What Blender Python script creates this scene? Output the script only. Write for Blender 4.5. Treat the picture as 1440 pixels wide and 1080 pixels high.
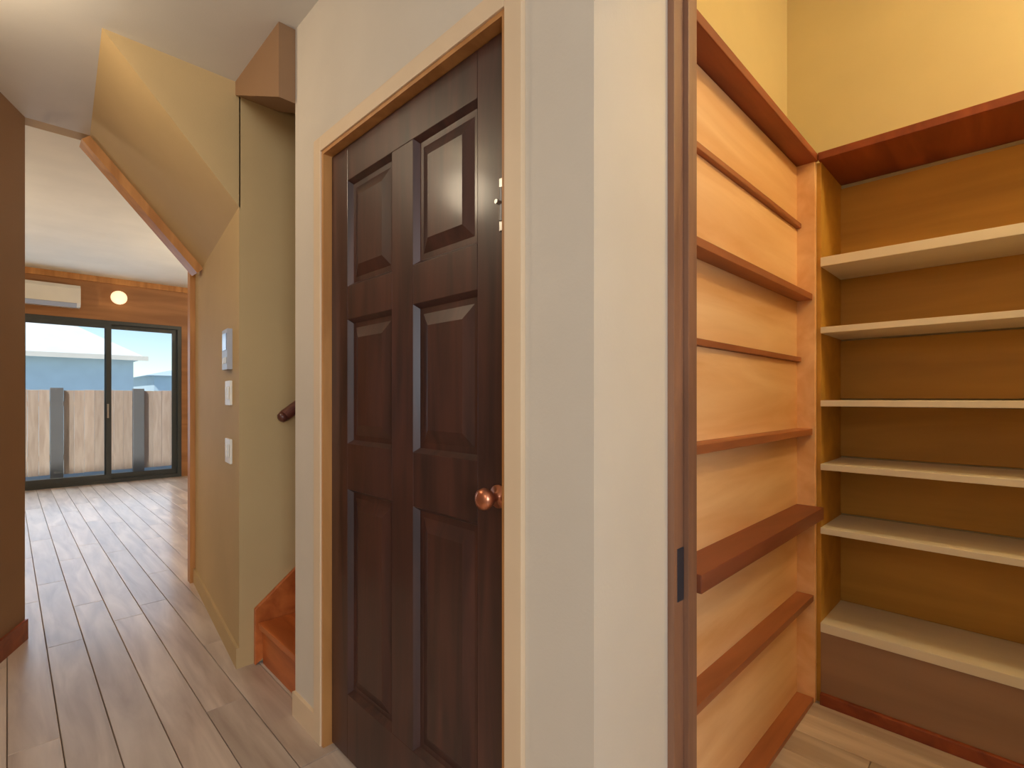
import bpy, bmesh, math, random
from mathutils import Vector
R = math.radians
random.seed(7)
for o in list(bpy.data.objects): bpy.data.objects.remove(o)
sc = bpy.context.scene
col = sc.collection

# ---------------------------------------------------------------- camera
# world X runs right-forward in the photograph, world Y left-forward, Z up
cam = bpy.data.cameras.new('camera'); co = bpy.data.objects.new('camera', cam); col.objects.link(co)
cam.sensor_width = 36; cam.lens = 712.5 / 1440 * 36; cam.shift_y = 20 / 1440
cam.clip_start = 0.02
co.location = (0, 0, 1.2); co.rotation_euler = (R(90), 0, R(-44.9))
sc.camera = co

# ---------------------------------------------------------------- world and lights
w = bpy.data.worlds.new('sky'); sc.world = w; w.use_nodes = True
nt = w.node_tree; bg = nt.nodes['Background']
sky = nt.nodes.new('ShaderNodeTexSky'); sky.sky_type = 'NISHITA'; sky.sun_disc = False
sky.sun_elevation = R(38); sky.sun_rotation = R(150); sky.air_density = 1.0; sky.dust_density = .2; sky.ozone_density = 2
nt.links.new(sky.outputs[0], bg.inputs[0]); bg.inputs[1].default_value = 0.15
def light(name, kind, loc, energy, color, size=None, rot=(0, 0, 0), size_y=None):
    l = bpy.data.lights.new(name, kind); l.energy = energy; l.color = color
    if kind == 'AREA':
        l.size = size
        if size_y: l.shape = 'RECTANGLE'; l.size_y = size_y
    elif kind == 'POINT': l.shadow_soft_size = size
    elif kind == 'SUN': l.angle = R(1.5)
    o = bpy.data.objects.new(name, l); col.objects.link(o); o.location = loc; o.rotation_euler = rot
    return o
light('sun', 'SUN', (0, 0, 20), 4.2, (1, .93, .84), rot=(R(40), 0, R(-60)))
# cool fill added behind the camera; daylight entering by the sliding door
light('rear_fill_light', 'AREA', (-1.1, -2.42, 1.6), 72, (.78, .88, 1), 1.6, (R(90), 0, 0), 1.2)
light('sliding_door_daylight', 'AREA', (.65, 9.02, 1.25), 32, (.58, .78, 1), 2.2, (R(-90), 0, 0), 2.0)
light('entry_fill_light', 'POINT', (-1.6, -.1, 2.25), 20, (1, .86, .70), .32)  # out-of-view fill added to light the pantry and near walls
light('hall_lamp', 'POINT', (-.25, 2.2, 2.36), 14, (1, .82, .58), .12)
light('living_fill_light', 'AREA', (2.9, 6.2, 1.82), 75, (1, .84, .62), .26, (R(180), 0, 0))  # hidden upward fill, added to brighten the living room ceiling
light('living_fill_light', 'AREA', (-1.9, 6.2, 1.82), 75, (1, .84, .62), .26, (R(180), 0, 0))  # second added upward fill, hidden behind the brown wall
light('pantry_lamp', 'POINT', (1.85, -.8, 2.88), 35, (1, .84, .52), .09)
sc.view_settings.view_transform = 'Standard'; sc.view_settings.look = 'None'
sc.view_settings.exposure = 0.0; sc.view_settings.gamma = 1; sc.view_settings.use_curve_mapping = False

# ---------------------------------------------------------------- materials
def s2l(c): return tuple(((v / 255 + .055) / 1.055) ** 2.4 if v > 10 else v / 255 / 12.92 for v in c)
def base(name, rough=.6, metal=0.0):
    m = bpy.data.materials.new(name); m.use_nodes = True
    b = m.node_tree.nodes['Principled BSDF']
    b.inputs['Roughness'].default_value = rough; b.inputs['Metallic'].default_value = metal
    return m, m.node_tree, b
def paint(name, rgb, rough=.7, var=.04, scale=3, bump=.02, metal=0.0):
    m, t, b = base(name, rough, metal)
    c = s2l(rgb)
    tc = t.nodes.new('ShaderNodeTexCoord')
    n = t.nodes.new('ShaderNodeTexNoise'); n.inputs['Scale'].default_value = scale; n.inputs['Detail'].default_value = 4
    t.links.new(tc.outputs['Object'], n.inputs['Vector'])
    r = t.nodes.new('ShaderNodeValToRGB')
    r.color_ramp.elements[0].position = .3; r.color_ramp.elements[1].position = .7
    r.color_ramp.elements[0].color = (*[max(0, v * (1 - var)) for v in c], 1)
    r.color_ramp.elements[1].color = (*[min(1, v * (1 + var)) for v in c], 1)
    t.links.new(n.outputs['Fac'], r.inputs['Fac']); t.links.new(r.outputs['Color'], b.inputs['Base Color'])
    if bump:
        n2 = t.nodes.new('ShaderNodeTexNoise'); n2.inputs['Scale'].default_value = 140
        bp = t.nodes.new('ShaderNodeBump'); bp.inputs['Strength'].default_value = bump * 4; bp.inputs['Distance'].default_value = .004
        t.links.new(tc.outputs['Object'], n2.inputs['Vector'])
        t.links.new(n2.outputs['Fac'], bp.inputs['Height']); t.links.new(bp.outputs['Normal'], b.inputs['Normal'])
    return m
def wood(name, dark, light_, rough=.4, axis='Y', scale=6, vary=.0, coat=0.0):
    m, t, b = base(name, rough)
    tc = t.nodes.new('ShaderNodeTexCoord'); oi = t.nodes.new('ShaderNodeObjectInfo')
    add = t.nodes.new('ShaderNodeVectorMath'); add.operation = 'MULTIPLY_ADD'
    cmb = t.nodes.new('ShaderNodeCombineXYZ')
    for i in range(3): t.links.new(oi.outputs['Random'], cmb.inputs[i])
    add.inputs[1].default_value = (7, 7, 7)
    t.links.new(cmb.outputs[0], add.inputs[0]); t.links.new(tc.outputs['Object'], add.inputs[2])
    mp = t.nodes.new('ShaderNodeMapping')
    s = {'X': (.12, 1, 1), 'Y': (1, .12, 1), 'Z': (1, 1, .12)}[axis]
    mp.inputs['Scale'].default_value = [v * scale for v in s]
    t.links.new(add.outputs[0], mp.inputs['Vector'])
    n = t.nodes.new('ShaderNodeTexNoise'); n.inputs['Scale'].default_value = 2.4; n.inputs['Detail'].default_value = 6
    n.inputs['Distortion'].default_value = .6
    t.links.new(mp.outputs[0], n.inputs['Vector'])
    r = t.nodes.new('ShaderNodeValToRGB')
    r.color_ramp.elements[0].position = .32; r.color_ramp.elements[1].position = .68
    r.color_ramp.elements[0].color = (*s2l(dark), 1); r.color_ramp.elements[1].color = (*s2l(light_), 1)
    t.links.new(n.outputs['Fac'], r.inputs['Fac'])
    out = r.outputs['Color']
    if vary:
        hs = t.nodes.new('ShaderNodeHueSaturation')
        mr = t.nodes.new('ShaderNodeMapRange'); mr.inputs['To Min'].default_value = 1 - vary; mr.inputs['To Max'].default_value = 1 + vary
        t.links.new(oi.outputs['Random'], mr.inputs['Value']); t.links.new(mr.outputs[0], hs.inputs['Value'])
        t.links.new(out, hs.inputs['Color']); out = hs.outputs['Color']
    t.links.new(out, b.inputs['Base Color'])
    bp = t.nodes.new('ShaderNodeBump'); bp.inputs['Strength'].default_value = .12; bp.inputs['Distance'].default_value = .003
    t.links.new(n.outputs['Fac'], bp.inputs['Height']); t.links.new(bp.outputs['Normal'], b.inputs['Normal'])
    b.inputs['Coat Weight'].default_value = coat; b.inputs['Coat Roughness'].default_value = .15
    return m
def glow(name, rgb, strength):
    m, t, b = base(name, .4); b.inputs['Base Color'].default_value = (.9, .87, .8, 1)
    b.inputs['Emission Color'].default_value = (*s2l(rgb), 1); b.inputs['Emission Strength'].default_value = strength
    return m
M = dict(
    wall=paint('cream_wall_paint', (214, 201, 182)),
    hall=paint('tan_hall_paint', (196, 166, 116)),
    brownwall=paint('brown_hall_paint', (146, 110, 76)),
    ceil=paint('off_white_ceiling_paint', (214, 208, 198)),
    ceil2=paint('cream_ceiling_paint', (228, 220, 204)),
    pantry=paint('warm_pantry_paint', (214, 196, 150)),
    farwall=wood('honey_brown_panelling', (150, 100, 56), (180, 126, 76), .5, 'X', 3),
    trim=paint('cream_trim_paint', (226, 198, 162), .45, bump=0),
    honey=wood('honey_wood_trim', (176, 118, 62), (206, 146, 84), .4, 'Z'),
    plank=wood('pale_oak_floor', (176, 152, 132), (218, 198, 178), .4, 'Y', 5, .13, .25),
    subfloor=wood('dark_subfloor', (70, 54, 42), (96, 76, 60), .8),
    stair=wood('orange_stair_wood', (164, 82, 36), (202, 112, 54), .35, 'Y'),
    darkdoor=wood('dark_mahogany', (46, 24, 20), (80, 44, 34), .42, 'Z', 7, 0, .35),
    redboard=wood('red_brown_stained_board', (120, 52, 24), (154, 74, 36), .45, 'X'),
    pine=wood('orange_pine', (226, 168, 108), (246, 200, 146), .5, 'X', 4, .05),
    redpine=wood('red_brown_pine_shelf', (118, 62, 38), (146, 82, 54), .45, 'X', 5),
    pineshelf=wood('brown_pine_shelf', (146, 84, 48), (176, 108, 66), .45, 'X', 5, .05),
    goldback=wood('golden_brown_back_board', (176, 126, 40), (204, 150, 56), .6, 'Y', 3),
    melamine=wood('cream_shelf_board', (226, 212, 184), (240, 228, 204), .45, 'Y', 3),
    basepanel=wood('brown_base_panel', (146, 112, 86), (164, 128, 98), .5, 'Y', 3),
    jamb=wood('brown_jamb_wood', (126, 88, 66), (152, 110, 84), .45, 'Z'),
    darkmetal=paint('dark_bronze_metal', (74, 78, 78), .45, metal=.3, bump=0),
    steel=paint('brushed_steel', (190, 188, 184), .3, metal=.9, bump=0),
    gunmetal=paint('gunmetal_plate', (80, 84, 98), .35, metal=.7, bump=0),
    copper=paint('copper_brass', (206, 134, 100), .3, metal=.9, bump=0),
    white=paint('white_plastic', (232, 226, 214), .4, bump=0),
    grey=paint('grey_plastic', (168, 170, 178), .4, bump=0),
    screen=paint('blue_grey_screen', (120, 134, 160), .25, bump=0),
    rail=wood('dark_rail_wood', (84, 44, 34), (112, 62, 48), .35, 'X'),
    fence=wood('weathered_pink_tan_board', (214, 192, 176), (236, 218, 204), .8, 'Z', 8, .12),
    post=paint('grey_fence_post_paint', (136, 138, 142), .8),
    paving=paint('pale_patio_paving', (178, 182, 178), .8, .1, 5),
    siding=paint('pale_blue_siding_paint', (196, 218, 230), .7),
    roof=paint('pale_metal_roof', (232, 236, 236), .6),
    globe=glow('frosted_globe', (255, 220, 170), 1.0),
    lamp=glow('lit_lamp_diffuser', (255, 226, 180), 6.0),
)
g, t, b = base('window_glass', .0); M['glass'] = g
b.inputs['Base Color'].default_value = (.93, .97, .98, 1); b.inputs['Transmission Weight'].default_value = 1; b.inputs['IOR'].default_value = 1.02

# ---------------------------------------------------------------- mesh helpers
def BM(): return bmesh.new()
def hexa(bm, v):            # 8 corners: bottom ring then top ring
    vs = [bm.verts.new(p) for p in v]
    for f in ((3, 2, 1, 0), (4, 5, 6, 7), (0, 1, 5, 4), (1, 2, 6, 5), (2, 3, 7, 6), (3, 0, 4, 7)):
        bm.faces.new([vs[i] for i in f])
    return vs
def box(bm, x0, x1, y0, y1, z0, z1):
    return hexa(bm, [(x0, y0, z0), (x1, y0, z0), (x1, y1, z0), (x0, y1, z0), (x0, y0, z1), (x1, y0, z1), (x1, y1, z1), (x0, y1, z1)])
def cyl(bm, p, r, axis, length, n=20, r2=None):
    import mathutils
    d = Vector(axis).normalized(); rot = d.to_track_quat('Z', 'Y').to_matrix().to_4x4()
    bmesh.ops.create_cone(bm, cap_ends=True, segments=n, radius1=r, radius2=r if r2 is None else r2, depth=length,
                          matrix=mathutils.Matrix.Translation(Vector(p) + d * length / 2) @ rot)
def lathe(bm, p, axis, prof, n=24):
    d = Vector(axis).normalized(); q = d.to_track_quat('Z', 'Y')
    rings = []
    for r, h in prof:
        rings.append([bm.verts.new(Vector(p) + q @ Vector((r * math.cos(2 * math.pi * i / n), r * math.sin(2 * math.pi * i / n), h))) for i in range(n)])
    for a, c in zip(rings, rings[1:]):
        for i in range(n): bm.faces.new((a[i], a[(i + 1) % n], c[(i + 1) % n], c[i]))
    bm.faces.new(rings[0][::-1]); bm.faces.new(rings[-1])
def obj(name, bm, mat, parent=None, bevel=0, smooth=False, label=None, kind=None):
    bmesh.ops.recalc_face_normals(bm, faces=bm.faces)
    if bevel: bmesh.ops.bevel(bm, geom=list(bm.edges), offset=bevel, segments=2, affect='EDGES', profile=.6)
    me = bpy.data.meshes.new(name); bm.to_mesh(me); bm.free()
    me.materials.append(M[mat])
    if smooth:
        for p in me.polygons: p.use_smooth = True
    o = bpy.data.objects.new(name, me); col.objects.link(o)
    if parent:
        o.parent = parent; o.matrix_parent_inverse.identity(); o.location = -parent.location
    if label: o['label'] = label
    if kind: o['kind'] = kind
    return o
def ob(name, mat, parent, *b, bevel=.0015, **k):
    m = BM(); box(m, *b); return obj(name, m, mat, parent, bevel=bevel, **k)
def sub(child, parent):     # parent a part built in world space to a part that already has a parent
    child.parent = parent; child.location = (0, 0, 0); child.matrix_parent_inverse.identity(); return child
def thing(name, label, cat, loc, group=None):
    o = bpy.data.objects.new(name, None); col.objects.link(o); o.location = loc
    o['label'] = label; o['category'] = cat; o.empty_display_size = .1
    if group: o['group'] = group
    return o
def tag(o, label, cat, group=None):
    o['label'] = label; o['category'] = cat
    if group: o['group'] = group
    return o
def struct(name, mat, label, cat, *boxes, bevel=0):
    m = BM()
    for b in boxes:
        if len(b) == 6: box(m, *b)
        else: hexa(m, b)
    o = obj(name, m, mat, bevel=bevel); o['kind'] = 'structure'; o['label'] = label; o['category'] = cat
    return o

HC = 2.6          # hall ceiling
LC = 2.9          # living room ceiling
PC = 3.1          # pantry ceiling
XD = .776         # face of the wall with the dark door
YP = .562         # face of the short return beside the pantry opening
YS = 2.45         # stair side wall / near end of the sloping soffit
YE = 3.5          # end of the hall
YF = 9.1          # far wall with the sliding door

# ---------------------------------------------------------------- floor
fl = struct('floor', 'subfloor', 'pale oak plank floor running down the hall to the sliding door', 'floor',
            (-3.2, 5.2, -2.7, YF + .1, -.12, -.018))
PW = .135
lens = [1.15, 1.4, 1.7, 1.95]
meshes = {}
def plank_mesh(L, W):
    k = (round(L, 3), round(W, 3))
    if k not in meshes:
        m = BM(); box(m, -W / 2 + .0012, W / 2 - .0012, 0, L - .002, -.018, 0)
        top = [e for e in m.edges if all(v.co.z > -.001 for v in e.verts)]
        bmesh.ops.bevel(m, geom=top, offset=.0018, segments=1, affect='EDGES')
        bmesh.ops.recalc_face_normals(m, faces=m.faces)
        me = bpy.data.meshes.new('plank'); m.to_mesh(me); m.free(); me.materials.append(M['plank']); meshes[k] = me
    return meshes[k]
nrow = 0
x = -1.35 + PW / 2
pl_count = 0
while x < 2.6:
    y0, y1 = (-.9, YF) if x < .95 else (-1.2, .78)
    if .95 < x: segs = [(-1.2, .78), (YE + .1, YF)]
    else: segs = [(-.9, YF)]
    for (a, c) in segs:
        y = a
        first = True
        while y < c - .01:
            L = random.choice(lens) * (random.choice([.4, .6, .8]) if first else 1)
            L = round(min(L, c - y) / .05) * .05
            if L < .1: L = c - y
            if c - y - L < .3: L = c - y
            o = bpy.data.objects.new('plank', plank_mesh(L, PW)); col.objects.link(o)
            o.parent = fl; o.location = (x, y, 0); pl_count += 1
            y += L; first = False
    x += PW

# ---------------------------------------------------------------- ceilings
struct('ceiling', 'ceil', 'flat off-white hall ceiling', 'ceiling', (-3.2, .9, -2.7, YE, HC, HC + .1), (.9, 4.2, 1.8, YE, HC, HC + .1))
struct('ceiling', 'ceil2', 'high cream living room ceiling beyond the hall', 'ceiling', (-3.2, 5.2, YE + .1, YF, LC, LC + .1))
struct('ceiling', 'pantry', 'high ceiling over the pantry', 'ceiling', (1.16, 2.7, -1.3, .9, PC, PC + .1))

# ---------------------------------------------------------------- walls
# wall with the dark door
struct('wall_right', 'wall', 'cream wall around the dark door', 'wall',
       (XD, XD + .12, YP, .79, 0, HC), (XD, XD + .12, 1.70, 1.945, 0, HC), (XD, XD + .12, .79, 1.70, 2.05, HC))
# return beside the pantry
struct('wall_corner', 'wall', 'narrow cream wall return between dark door and pantry', 'wall',
       (XD + .12, 1.16, YP, YP + .1, 0, HC))
struct('wall_pantry_front', 'wall', 'cream wall over and beyond the pantry opening', 'wall',
       (XD + .0, 1.16, -2.6, -.35, 0, HC), (XD + .0, 1.16, -.35, YP, 2.28, HC), (1.06, 1.16, -1.3, .9, HC, PC), (1.06, 1.16, YP + .1, .9, 0, HC))
struct('wall_pantry_left', 'pantry', 'warm beige pantry wall above the orange shelves', 'wall', (1.16, 2.7, .775, .875, 0, PC))
struct('wall_pantry_back', 'pantry', 'warm yellow-beige pantry wall above the cream shelves', 'wall', (2.6, 2.7, -1.3, .775, 0, PC))
struct('wall_pantry_right', 'pantry', 'pantry side wall', 'wall', (1.16, 2.6, -1.3, -1.2, 0, PC))
# stair side wall
struct('wall_stair', 'hall', 'tan wall beside the wooden steps', 'wall', [(.73, YS, 0), (4.2, YS, 0), (4.2, YS + .1, 0), (.7404, YS + .1, 0), (.73, YS, HC), (4.2, YS, HC), (4.2, YS + .1, HC), (.7404, YS + .1, HC)])
struct('wall_stair_back', 'hall', 'tan wall at the back of the stairwell', 'wall', (.90, 4.2, 1.70, 1.80, 0, HC), (4.1, 4.2, 1.8, YS, 0, HC))
# right wall of the passage (slightly splayed)
x_at = lambda y: .73 + (y - 2.45) * (.87 - .73) / (3.8 - 2.45)
def splay(y0, y1, z0, z1, t=.1, off=0):
    return [(x_at(y0) + off, y0, z0), (x_at(y0) + t, y0, z0), (x_at(y1) + t, y1, z0), (x_at(y1) + off, y1, z0),
            (x_at(y0) + off, y0, z1), (x_at(y0) + t, y0, z1), (x_at(y1) + t, y1, z1), (x_at(y1) + off, y1, z1)]
struct('wall_passage', 'hall', 'tan passage wall that carries the switches', 'wall', splay(YS + .1, 3.8, 0, HC))
# sloping soffit under the upper flight
m = BM()
hexa(m, [(.254, YS, HC - .001), (.735, YS, 2.045), (.845, YE, 1.985), (.3125, YE, HC - .001),
         (.254, YS, HC), (.735, YS, HC), (.845, YE, HC), (.3125, YE, HC)])
o = obj('ceiling_soffit', m, 'hall'); o['kind'] = 'structure'; o['label'] = 'tan sloping soffit under the upper stair flight'; o['category'] = 'soffit'
# honey trim on the far edge of the soffit and down the wall end
m = BM(); t_ = .05
hexa(m, [(.3125 - .06, YE, HC - .01), (.3125, YE, HC), (.3125, YE + .1, HC), (.3125 - .06, YE + .1, HC - .01),
         (.3125 - .06, YE, HC), (.3125 - .02, YE, HC), (.3125 - .02, YE + .1, HC), (.3125 - .06, YE + .1, HC)])
m.free(); m = BM()
dx, dz = .845 - .3125, 1.985 - HC; L = math.hypot(dx, dz); nx, nz = dz / L * .045, -dx / L * .045
P = [(.3125, HC), (.845, 1.985)]
hexa(m, [(P[0][0] + nx, YE, P[0][1] + nz), (P[1][0] + nx, YE, P[1][1] + nz), (P[1][0] + nx, YE + .12, P[1][1] + nz), (P[0][0] + nx, YE + .12, P[0][1] + nz),
         (P[0][0], YE, P[0][1]), (P[1][0], YE, P[1][1]), (P[1][0], YE + .12, P[1][1]), (P[0][0], YE + .12, P[0][1])])
o = obj('trim_1', m, 'honey'); o['kind'] = 'structure'; o['label'] = 'honey wood edge along the sloping soffit'; o['category'] = 'trim'
m = BM(); hexa(m, [(x_at(3.8) - .03, 3.8, 0), (x_at(3.8) + .1, 3.8, 0), (x_at(3.8) + .1, 3.86, 0), (x_at(3.8) - .03, 3.86, 0),
                   (x_at(3.8) - .03, 3.8, 2.3), (x_at(3.8) + .1, 3.8, 2.3), (x_at(3.8) + .1, 3.86, 2.3), (x_at(3.8) - .03, 3.86, 2.3)])
o = obj('trim_2', m, 'honey'); o['kind'] = 'structure'; o['label'] = 'honey wood upright trim at the end of the passage wall'; o['category'] = 'trim'
# header by the stairs
m = BM()
hexa(m, [(.715, 1.945, 2.32), (.90, 1.945, 2.32), (.90, YS, 2.54), (.715, YS, 2.54), (.715, 1.945, HC), (.90, 1.945, HC), (.90, YS, HC), (.715, YS, HC)])
o = obj('trim_3', m, 'brownwall'); o['kind'] = 'structure'; o['label'] = 'brown boxed beam sloping above the stair opening'; o['category'] = 'beam'
# step up to the living ceiling, and living room shell
struct('wall_header', 'hall', 'fascia where the hall ceiling ends', 'wall', (-3.2, 5.2, YE, YE + .1, HC + .0, LC), (.94, 5.2, YE, YE + .1, 0, HC))
struct('wall_living_left', 'wall', 'living room side wall', 'wall', (-3.3, -3.2, YE, YF, 0, LC))
struct('wall_living_right', 'wall', 'living room right side wall', 'wall', (5.2, 5.3, YE, YF, 0, LC))
SX0, SX1, SZ = -.75, 1.90, 2.30
struct('wall_far', 'farwall', 'honey brown wall around the sliding glass door', 'wall',
       (-3.2, SX0, YF, YF + .15, 0, LC), (SX1, 5.2, YF, YF + .15, 0, LC), (SX0, SX1, YF, YF + .15, SZ, LC))
# left splayed wall
def left(p0, p1, z0, z1, t=.12):
    (x0, y0), (x1, y1) = p0, p1
    return [(x1, y1, z0), (x0, y0, z0), (x0 - .02, y0 + t, z0), (x1 - t, y1 + t, z0), (x1, y1, z1), (x0, y0, z1), (x0 - .02, y0 + t, z1), (x1 - t, y1 + t, z1)]
LA, LB = (.063, 3.5), (-.265, 2.7)
struct('wall_left', 'brownwall', 'brown wall at the left edge of the hall', 'wall',
       left(LA, LB, 0, HC), (-3.2, -.385, 2.7, 2.82, 0, HC), (-3.2, -.385 + .0, 2.82, 2.9, 0, HC))
# room behind the camera
struct('wall_back', 'wall', 'entry wall with an added window, behind the camera', 'wall',
       (-3.2, -2.0, -2.7, -2.6, 0, HC), (-.2, .776, -2.7, -2.6, 0, HC), (-2.0, -.2, -2.7, -2.6, 0, .9), (-2.0, -.2, -2.7, -2.6, 2.25, HC))
struct('wall_entry_side', 'wall', 'entry side wall', 'wall', (-3.3, -3.2, -2.7, 2.7, 0, HC))
wf = struct('added_window', 'white', 'added white framed window, unseen behind the camera', 'window',  # unseen window, added to go with the rear fill
       (-2.0, -.2, -2.68, -2.62, .9, .96), (-2.0, -.2, -2.68, -2.62, 2.19, 2.25), (-2.0, -1.94, -2.68, -2.62, .96, 2.19), (-.26, -.2, -2.68, -2.62, .96, 2.19), (-1.13, -1.07, -2.68, -2.62, .96, 2.19))
sub(ob('pane', 'glass', None, -1.94, -.26, -2.655, -2.65, .96, 2.19, bevel=0), wf)

# baseboards
o = struct('baseboard_left', 'redboard', 'dark red-brown baseboard on the brown wall', 'baseboard',
       [(LB[0] + .012, LB[1] - .005, 0), (LA[0] + .012, LA[1] - .005, 0), (LA[0], LA[1], 0), (LB[0], LB[1], 0),
        (LB[0] + .012, LB[1] - .005, .1), (LA[0] + .012, LA[1] - .005, .1), (LA[0], LA[1], .1), (LB[0], LB[1], .1)])
bb = [(x_at(y) + d, y, z) for z in (0, .09) for y, d in ((YS, -.012), (YS, 0), (3.8, 0), (3.8, -.012))]
struct('baseboard_right', 'hall', 'tan baseboard below the switches', 'baseboard', bb)
struct('baseboard_door', 'trim', 'cream baseboard beside the dark door', 'baseboard',
       (XD - .012, XD, 1.752, 1.945, 0, .09), (XD - .012, XD, YP, .738, 0, .09), (XD - .012, 1.045, YP - .012, YP, 0, .09))

# ---------------------------------------------------------------- dark six panel door
d = bpy.data.objects.new('door_1', None); col.objects.link(d); d.location = (XD + .03, 1.69, 0)
d['kind'] = 'structure'; d['label'] = 'dark mahogany six panel door in the cream wall'; d['category'] = 'door'
dy0, dy1, dx0, dx1 = .803, 1.687, XD + .022, XD + .062
ob('stile', 'darkdoor', d, dx0, dx1, dy0, dy0 + .115, .008, 2.035, bevel=.002)
ob('stile', 'darkdoor', d, dx0, dx1, dy1 - .115, dy1, .008, 2.035, bevel=.002)
mid = (dy0 + dy1) / 2
ob('mullion', 'darkdoor', d, dx0, dx1, mid - .055, mid + .055, .22, 1.92, bevel=.002)
for z0, z1 in ((.008, .22), (.90, 1.05), (1.46, 1.57), (1.92, 2.035)):
    for (a, c) in ((dy0 + .115, mid - .055), (mid + .055, dy1 - .115)) if z0 > .1 and z1 < 2 else ((dy0 + .115, dy1 - .115),):
        ob('rail', 'darkdoor', d, dx0, dx1, a, c, z0, z1, bevel=.002)
for z0, z1 in ((.22, .90), (1.05, 1.46), (1.57, 1.92)):
    for a, c in ((dy0 + .115, mid - .055), (mid + .055, dy1 - .115)):
        m = BM(); k = .035; r1 = dx0 + .016; r0 = dx0 + .004
        ring = lambda e, xx: [m.verts.new(p) for p in ((xx, a + e, z0 + e), (xx, c - e, z0 + e), (xx, c - e, z1 - e), (xx, a + e, z1 - e))]
        rs = [ring(0, dx0), ring(.012, r1), ring(.028, r1), ring(.028 + k, r0)]
        for p, q in zip(rs, rs[1:]):
            for i in range(4): m.faces.new((p[i], p[(i + 1) % 4], q[(i + 1) % 4], q[i]))
        m.faces.new(rs[-1])
        back = ring(0, dx1 - .004); m.faces.new(back)
        for i in range(4): m.faces.new((rs[0][i], rs[0][(i + 1) % 4], back[(i + 1) % 4], back[i]))
        obj('panel', m, 'darkdoor', d)
m = BM(); lathe(m, (dx0, dy0 + .04, .975), (-1, 0, 0), [(.027, 0), (.027, .004), (.010, .008), (.010, .024), (.019, .03), (.025, .042), (.023, .054), (.012, .060)])
obj('knob', m, 'copper', d, smooth=True, label='copper coloured round knob')
m = BM(); box(m, dx0 - .004, dx0, dy0 + .012, dy0 + .036, 1.58, 1.70); bmesh.ops.bevel(m, geom=list(m.edges), offset=.001, segments=1, affect='EDGES')
cyl(m, (dx0 - .009, dy0 + .024, 1.60), .005, (0, 0, 1), .075, 12); cyl(m, (dx0 - .009, dy0 + .024, 1.64), .005, (-1, 0, 0), .016, 12)
obj('bolt', m, 'steel', d, label='small steel slide bolt')
# frame
fr = struct('trim_4', 'trim', 'cream casing around the dark door', 'door casing',
       (XD - .014, XD, .738, .79, 0, 2.10), (XD - .014, XD, 1.70, 1.752, 0, 2.10), (XD - .014, XD, .79, 1.70, 2.05, 2.10), bevel=.002)
struct('trim_5', 'honey', 'honey wood lining inside the dark door frame', 'door lining',
       (XD - .008, XD + .12, .79, .802, 0, 2.038), (XD - .008, XD + .12, 1.688, 1.70, 0, 2.038), (XD - .008, XD + .12, .79, 1.70, 2.038, 2.05))

# ---------------------------------------------------------------- pantry door jamb with strike
j = struct('trim_6', 'jamb', 'brown wooden jamb at the pantry opening', 'door jamb',
       (1.055, 1.168, YP - .016, YP, 0, 2.28), (1.10, 1.125, YP - .028, YP - .016, 0, 2.28), bevel=.001)
m = BM(); box(m, 1.070, 1.097, YP - .0185, YP - .0158, .74, .86)
st = obj('strike_plate', m, 'gunmetal', bevel=.0008); sub(st, j); st['label'] = 'dark metal strike plate'
struct('baseboard_pantry', 'trim', 'pantry opening threshold', 'threshold', (1.04, 1.18, -.35, YP - .03, 0, .008))

# ---------------------------------------------------------------- orange shelf unit on the pantry's left wall
YL, XR = .575, 2.264
u = thing('shelf_unit', 'orange pine wall shelf unit on the pantry left side with red-brown top board', 'shelves', (1.7, .7, 0))
for i, (z0, z1) in enumerate(((.02, .40), (.424, .74), (.764, 1.058), (1.08, 1.345), (1.367, 1.59), (1.612, 1.88), (1.902, 2.13))):
    ob('back_panel', 'pine', u, 1.18, XR - .012, YL + .06, YL + .075, z0, z1, bevel=.001)
for z, th, f_, nm, mt in ((.412, .024, 0, 'shelf', 'pineshelf'), (.752, .046, -.035, 'shelf', 'redpine'), (1.068, .024, .004, 'shelf', 'pineshelf'),
                          (1.355, .018, .044, 'batten', 'pineshelf'), (1.60, .024, .004, 'shelf', 'pineshelf'), (1.89, .018, .044, 'batten', 'pineshelf')):
    ob(nm, mt, u, 1.18, XR - .012, YL + f_, YL + .075, z - th / 2, z + th / 2, bevel=.002)
ob('top_board', 'redboard', u, 1.165, XR + .0, YL - .012, .773, 2.132, 2.162, bevel=.003, label='red-brown stained top board')
ob('side_panel', 'pine', u, 1.165, 1.18, YL, .773, 0, 2.132)
ob('side_panel', 'pine', u, XR - .012, XR + .012, YL - .004, .773, 0, 2.132)
ob('bottom_board', 'pineshelf', u, 1.18, XR - .012, YL, YL + .075, 0, .02)

# ---------------------------------------------------------------- cream shelves on the pantry's back wall
XB = 2.594
u2 = thing('shelf_unit', 'deep shelf unit on pantry back wall with six cream shelves', 'shelves', (2.45, -.3, 0))
Y0, Y1 = -1.195, YL - .004
zs = [.30, .68, .93, 1.18, 1.467, 1.735]
for z in zs:
    th = .036 if z in (.30, 1.735) else .024
    ob('shelf', 'melamine', u2, XR, XB - .012, Y0 + .016, Y1 - .016, z - th / 2, z + th / 2, bevel=.002)
ed = [.05] + [z for z in zs] + [2.132]
for a, c in zip(ed, ed[1:]):
    ob('back_panel', 'goldback', u2, XB - .012, XB, Y0, Y1, a + (.018 if a > .1 else 0), c - .018, bevel=.001)
ob('side_panel', 'goldback', u2, XR + .012, XB, Y1 - .016, Y1, 0, 2.132)
ob('side_panel', 'goldback', u2, XR, XB, Y0, Y0 + .016, 0, 2.132)
ob('top_board', 'redboard', u2, XR - .014, XB, Y0, YL - .014, 2.132, 2.162, bevel=.003, label='red-brown stained top board')
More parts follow.
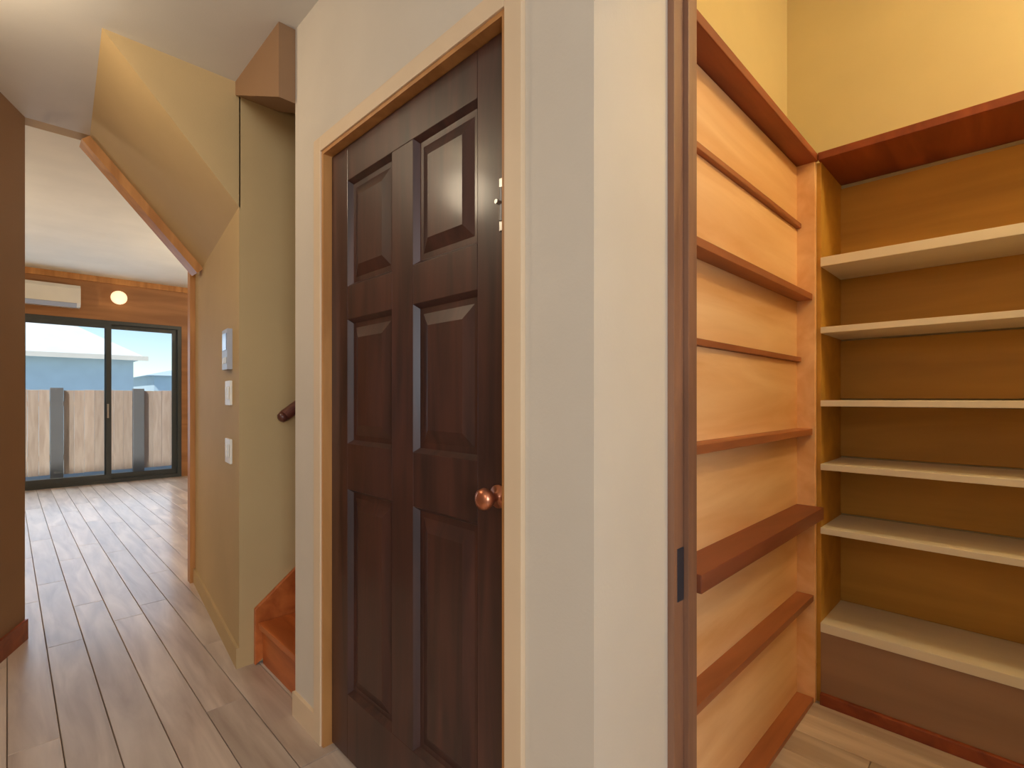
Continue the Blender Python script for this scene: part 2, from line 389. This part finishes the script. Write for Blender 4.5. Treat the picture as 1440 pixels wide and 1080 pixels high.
ob('base_panel', 'basepanel', u2, XR + .004, XR + .02, Y0 + .016, Y1 - .016, .045, .282, label='flat brown panel under the lowest shelf')
ob('kick_board', 'redboard', u2, XR - .012, XR + .02, Y0 + .016, Y1 - .016, 0, .045, bevel=.003, label='dark red kick board')

# ---------------------------------------------------------------- stairs
s = thing('staircase', 'orange-brown wooden steps rising behind the cream wall', 'stairs', (.8, 2.1, 0))
for i in range(7):
    xx = .80 + .25 * i; z = .19 * (i + 1)
    ob('riser', 'stair', s, xx + .02, xx + .04, 1.95 if i == 0 else 1.81, YS - .03, z - .19, z - .028, bevel=.001)
    ob('tread', 'stair', s, xx, xx + .285, 1.95 if i == 0 else 1.81, YS - .03, z - .028, z, bevel=.004)
m = BM(); hexa(m, [(.70, YS - .026, 0), (.70, YS - .004, 0), (2.6, YS - .004, 1.3), (2.6, YS - .026, 1.3),
                   (.70, YS - .026, .26), (.70, YS - .004, .26), (2.6, YS - .004, 1.70), (2.6, YS - .026, 1.70)])
m2 = BM(); m.free()
hexa(m2, [(.79, YS - .026, 0), (.79, YS - .004, 0), (2.6, YS - .004, 1.25), (2.6, YS - .026, 1.25),
          (.79, YS - .026, .25), (.79, YS - .004, .25), (2.6, YS - .004, 1.69), (2.6, YS - .026, 1.69)])
obj('skirt_board', m2, 'stair', s, bevel=.002)
h = thing('handrail', 'dark wooden handrail on the tan wall above the steps', 'handrail', (.95, 2.4, 1.1))
m = BM(); p0, p1 = Vector((.90, YS - .07, 1.12)), Vector((2.6, YS - .07, 2.38))
cyl(m, p0, .027, p1 - p0, (p1 - p0).length, 20)
obj('rail', m, 'rail', h, smooth=False, bevel=.0)
m = BM(); lathe(m, p0 - (p1 - p0).normalized() * .03, p1 - p0, [(.010, 0), (.022, .008), (.027, .03)], 20); obj('end_cap', m, 'rail', h, smooth=True)
for f in (.06, .5, .94):
    p = p0.lerp(p1, f); m = BM()
    cyl(m, (p.x, YS - .003, p.z - .06), .024, (0, -1, 0), .006, 16); cyl(m, (p.x, YS - .006, p.z - .06), .007, (0, -1, 0), .055, 10); cyl(m, (p.x, YS - .064, p.z - .065), .007, (0, 0, 1), .045, 10)
    obj('bracket', m, 'gunmetal', h)

# ---------------------------------------------------------------- controls on the passage wall
def plate(name, label, cat, y, z, wy, hz, mat, extra, group=None, depth=.01):
    xs = x_at(y); ang = -math.atan2(.14, 1.35)
    t = thing(name, label, cat, (xs, y, z - hz / 2), group); t.rotation_euler.z = ang
    def part(n, mt, a0, a1, c0, c1, z0, z1, par=t, lab=None):
        m = BM(); box(m, a0, a1, c0, c1, z0, z1); bmesh.ops.bevel(m, geom=list(m.edges), offset=.0012, segments=2, affect='EDGES')
        bmesh.ops.recalc_face_normals(m, faces=m.faces)
        me = bpy.data.meshes.new(n); m.to_mesh(me); m.free(); me.materials.append(M[mt])
        o = bpy.data.objects.new(n, me); col.objects.link(o); o.parent = par
        if lab: o['label'] = lab
        return o
    part('plate', mat, -depth, 0, -wy / 2, wy / 2, 0, hz)
    extra(part, depth, wy, hz)
def ex_panel(p, d, wy, hz):
    p('screen', 'screen', -d - .002, -d, -wy * .36, wy * .36, hz * .48, hz * .9, lab='blue-grey screen')
    for k in (-1, 0, 1): p('button', 'white', -d - .003, -d, k * wy * .25 - .011, k * wy * .25 + .011, hz * .15, hz * .30)
def ex_sw(n):
    def f(p, d, wy, hz):
        for k in range(n):
            c = (k - (n - 1) / 2) * wy / n * .8
            p('rocker', 'white', -d - .004, -d, c - .014, c + .014, hz * .24, hz * .76)
    return f
plate('intercom', 'grey intercom panel with screen, highest item on the passage wall', 'intercom', 2.66, 1.43, .13, .19, 'grey', ex_panel, depth=.022)
plate('light_switch', 'light switch plate directly below the grey intercom', 'switch', 2.66, 1.225, .12, .115, 'white', ex_sw(2))
plate('light_switch', 'lowest light switch plate on the passage wall', 'switch', 2.66, .95, .12, .115, 'white', ex_sw(2))

# ---------------------------------------------------------------- ceiling lamps
def disc_lamp(loc, r, label, cord=0):
    t = thing('ceiling_lamp', label, 'lamp', (loc[0], loc[1], loc[2] - .06))
    m = BM(); cyl(m, (loc[0], loc[1], loc[2] - .02), r, (0, 0, 1), .02, 32); obj('base', m, 'white', t)
    if cord:
        m = BM(); cyl(m, (loc[0], loc[1], loc[2]), .004, (0, 0, 1), cord, 8); obj('cord', m, 'white', t)
    m = BM(); lathe(m, (loc[0], loc[1], loc[2] - .02), (0, 0, -1), [(r * .93, 0), (r * .85, .02), (r * .5, .035), (r * .1, .04)], 32); obj('diffuser', m, 'lamp', t, smooth=True)
disc_lamp((-.25, 2.2, HC), .12, 'round white ceiling lamp in the hall')
disc_lamp((-1.6, -.1, HC), .16, 'added round white ceiling lamp, unseen in the entry')  # unseen fixture, added to go with the entry fill
for px, lab in ((-1.9, 'added steel floor uplighter, unseen behind the brown wall'), (2.9, 'added steel floor uplighter, unseen behind the passage wall')):  # uplighters added out of view to hold the living room fills
    t = thing('added_floor_lamp', lab, 'lamp', (px, 6.2, 0))
    m = BM(); cyl(m, (px, 6.2, 0), .15, (0, 0, 1), .02, 28); obj('base', m, 'darkmetal', t)
    m = BM(); cyl(m, (px, 6.2, .02), .012, (0, 0, 1), 1.64, 12); obj('pole', m, 'darkmetal', t)
    m = BM(); lathe(m, (px, 6.2, 1.66), (0, 0, 1), [(.03, 0), (.12, .04), (.19, .12), (.20, .14), (.185, .135), (.10, .06)], 28); obj('shade', m, 'steel', t, smooth=True)
disc_lamp((1.85, -.8, PC), .1, 'round white ceiling lamp in the pantry')

# ---------------------------------------------------------------- far wall things
ac = thing('air_conditioner', 'cream wall air conditioner above the sliding door', 'air conditioner', (.28, YF, 2.41))
m = BM()
pr = [(YF, 2.42), (YF - .17, 2.42), (YF - .21, 2.47), (YF - .21, 2.66), (YF - .17, 2.71), (YF, 2.71)]
A = [m.verts.new((-.14, y, z)) for y, z in pr]; B_ = [m.verts.new((.70, y, z)) for y, z in pr]
m.faces.new(A); m.faces.new(B_[::-1])
for i in range(6): m.faces.new((A[i], A[(i + 1) % 6], B_[(i + 1) % 6], B_[i]))
obj('body', m, 'white', ac, bevel=.004)
m = BM(); hexa(m, [(-.10, YF - .168, 2.412), (.66, YF - .168, 2.412), (.66, YF - .212, 2.462), (-.10, YF - .212, 2.462),
                   (-.10, YF - .164, 2.420), (.66, YF - .164, 2.420), (.66, YF - .208, 2.470), (-.10, YF - .208, 2.470)])
obj('louvre', m, 'grey', ac)
wl = thing('wall_lamp', 'small frosted globe wall lamp right of the air conditioner', 'lamp', (1.12, YF, 2.62))
m = BM(); cyl(m, (1.12, YF, 2.62), .06, (0, -1, 0), .02, 24); obj('base', m, 'copper', wl)
m = BM(); bmesh.ops.create_uvsphere(m, u_segments=24, v_segments=14, radius=.095); bmesh.ops.translate(m, verts=m.verts, vec=(1.12, YF - .11, 2.62)); obj('globe', m, 'globe', wl, smooth=True)
struct('trim_7', 'honey', 'brown cornice where the far wall meets the ceiling', 'cornice', (-3.2, 5.2, YF - .03, YF, 2.82, 2.90))

# sliding glass door
sd = bpy.data.objects.new('door_2', None); col.objects.link(sd); sd.location = (.6, YF + .05, 0)
sd['kind'] = 'structure'; sd['label'] = 'sliding glass door with dark frame onto the patio'; sd['category'] = 'sliding door'
m = BM(); y0, y1 = YF + .01, YF + .13
box(m, SX0, SX0 + .05, y0, y1, 0, SZ); box(m, SX1 - .05, SX1, y0, y1, 0, SZ); box(m, SX0 + .05, SX1 - .05, y0, y1, SZ - .05, SZ); box(m, SX0 + .05, SX1 - .05, y0, y1, 0, .05)
obj('frame', m, 'darkmetal', sd)
for (a, c, yy) in ((SX0 + .05, .16, YF + .085), (.11, 1.05, YF + .035), (.98, SX1 - .05, YF + .085)):
    m = BM(); f = .06
    box(m, a, a + f, yy - .02, yy + .02, .05, SZ - .05); box(m, c - f, c, yy - .02, yy + .02, .05, SZ - .05)
    box(m, a + f, c - f, yy - .02, yy + .02, .05, .12); box(m, a + f, c - f, yy - .02, yy + .02, SZ - .11, SZ - .05)
    sh = obj('sash', m, 'darkmetal', sd)
    g = ob('pane', 'glass', None, a + f, c - f, yy - .003, yy + .003, .12, SZ - .11, bevel=0); g.parent = sh; g.matrix_parent_inverse.identity()
ob('handle', 'steel', sd, 1.00, 1.02, YF - .012, YF + .015, .92, 1.12)

# ---------------------------------------------------------------- outside
struct('ground', 'paving', 'pale patio paving outside the sliding door', 'ground', (-14, 22, YF + .15, 40, -.14, -.02))
f = thing('fence', 'pinkish tan board fence with grey posts outside the sliding door', 'fence', (.5, 10.45, -.02))
posts = [.54 + 1.02 * k for k in range(-4, 6)]
for px in posts: ob('post', 'post', f, px - .075, px + .075, 10.40, 10.52, -.02, 1.36, bevel=.004)
bm_ = None
for a, c in zip(posts, posts[1:]):
    lo, hi = a + .08, c - .08; n = 7; ww = (hi - lo) / n
    for k in range(n):
        if bm_ is None:
            m = BM(); box(m, -ww / 2 + .0015, ww / 2 - .0015, -.01, .01, 0, 1.30)
            bmesh.ops.bevel(m, geom=list(m.edges), offset=.002, segments=1, affect='EDGES')
            bm_ = bpy.data.meshes.new('board'); m.to_mesh(bm_); m.free(); bm_.materials.append(M['fence'])
        o = bpy.data.objects.new('board', bm_); col.objects.link(o); o.parent = f
        o.location = (lo + (k + .5) * ww - f.location.x, 10.45 - f.location.y + random.uniform(-.004, .004), .04 + random.uniform(0, .012))
for a, c in zip(posts, posts[1:]):
    for z in (.25, 1.08): ob('crossbar', 'fence', f, a + .076, c - .076, 10.464, 10.50, z, z + .07)
hs = thing('house', 'pale blue neighbouring house with white hipped roof beyond the fence', 'house', (-1, 22, -.02))
ob('wall', 'siding', hs, -8, 2.8, 19.6, 26, -.02, 2.45, bevel=0)
m = BM()
e = [(-8.4, 19.2, 2.45), (3.1, 19.2, 2.45), (3.1, 26.4, 2.45), (-8.4, 26.4, 2.45)]
v = [m.verts.new(p) for p in e]; r = [m.verts.new((-4.8, 22.8, 4.6)), m.verts.new((-.2, 22.8, 4.6))]
for q in ((v[3], v[2], v[1], v[0]), (v[0], v[1], r[1], r[0]), (v[1], v[2], r[1]), (v[2], v[3], r[0], r[1]), (v[3], v[0], r[0])): m.faces.new(q)
obj('roof', m, 'roof', hs)
ob('fascia', 'white', hs, -8.42, 3.12, 19.17, 19.2, 2.36, 2.5)
h2 = thing('house', 'low blue-grey building at the far right beyond the fence', 'house', (8, 30, -.02))
ob('wall', 'siding', h2, 4.6, 12, 27, 33, -.02, 2.2, bevel=0)
m = BM(); e = [(4.3, 26.7, 2.2), (12.3, 26.7, 2.2), (12.3, 33.3, 2.2), (4.3, 33.3, 2.2)]
v = [m.verts.new(p) for p in e]; r = [m.verts.new((7, 30, 2.9)), m.verts.new((9.6, 30, 2.9))]
for q in ((v[3], v[2], v[1], v[0]), (v[0], v[1], r[1], r[0]), (v[1], v[2], r[1]), (v[2], v[3], r[0], r[1]), (v[3], v[0], r[0])): m.faces.new(q)
obj('roof', m, 'siding', h2)
print('planks', pl_count)
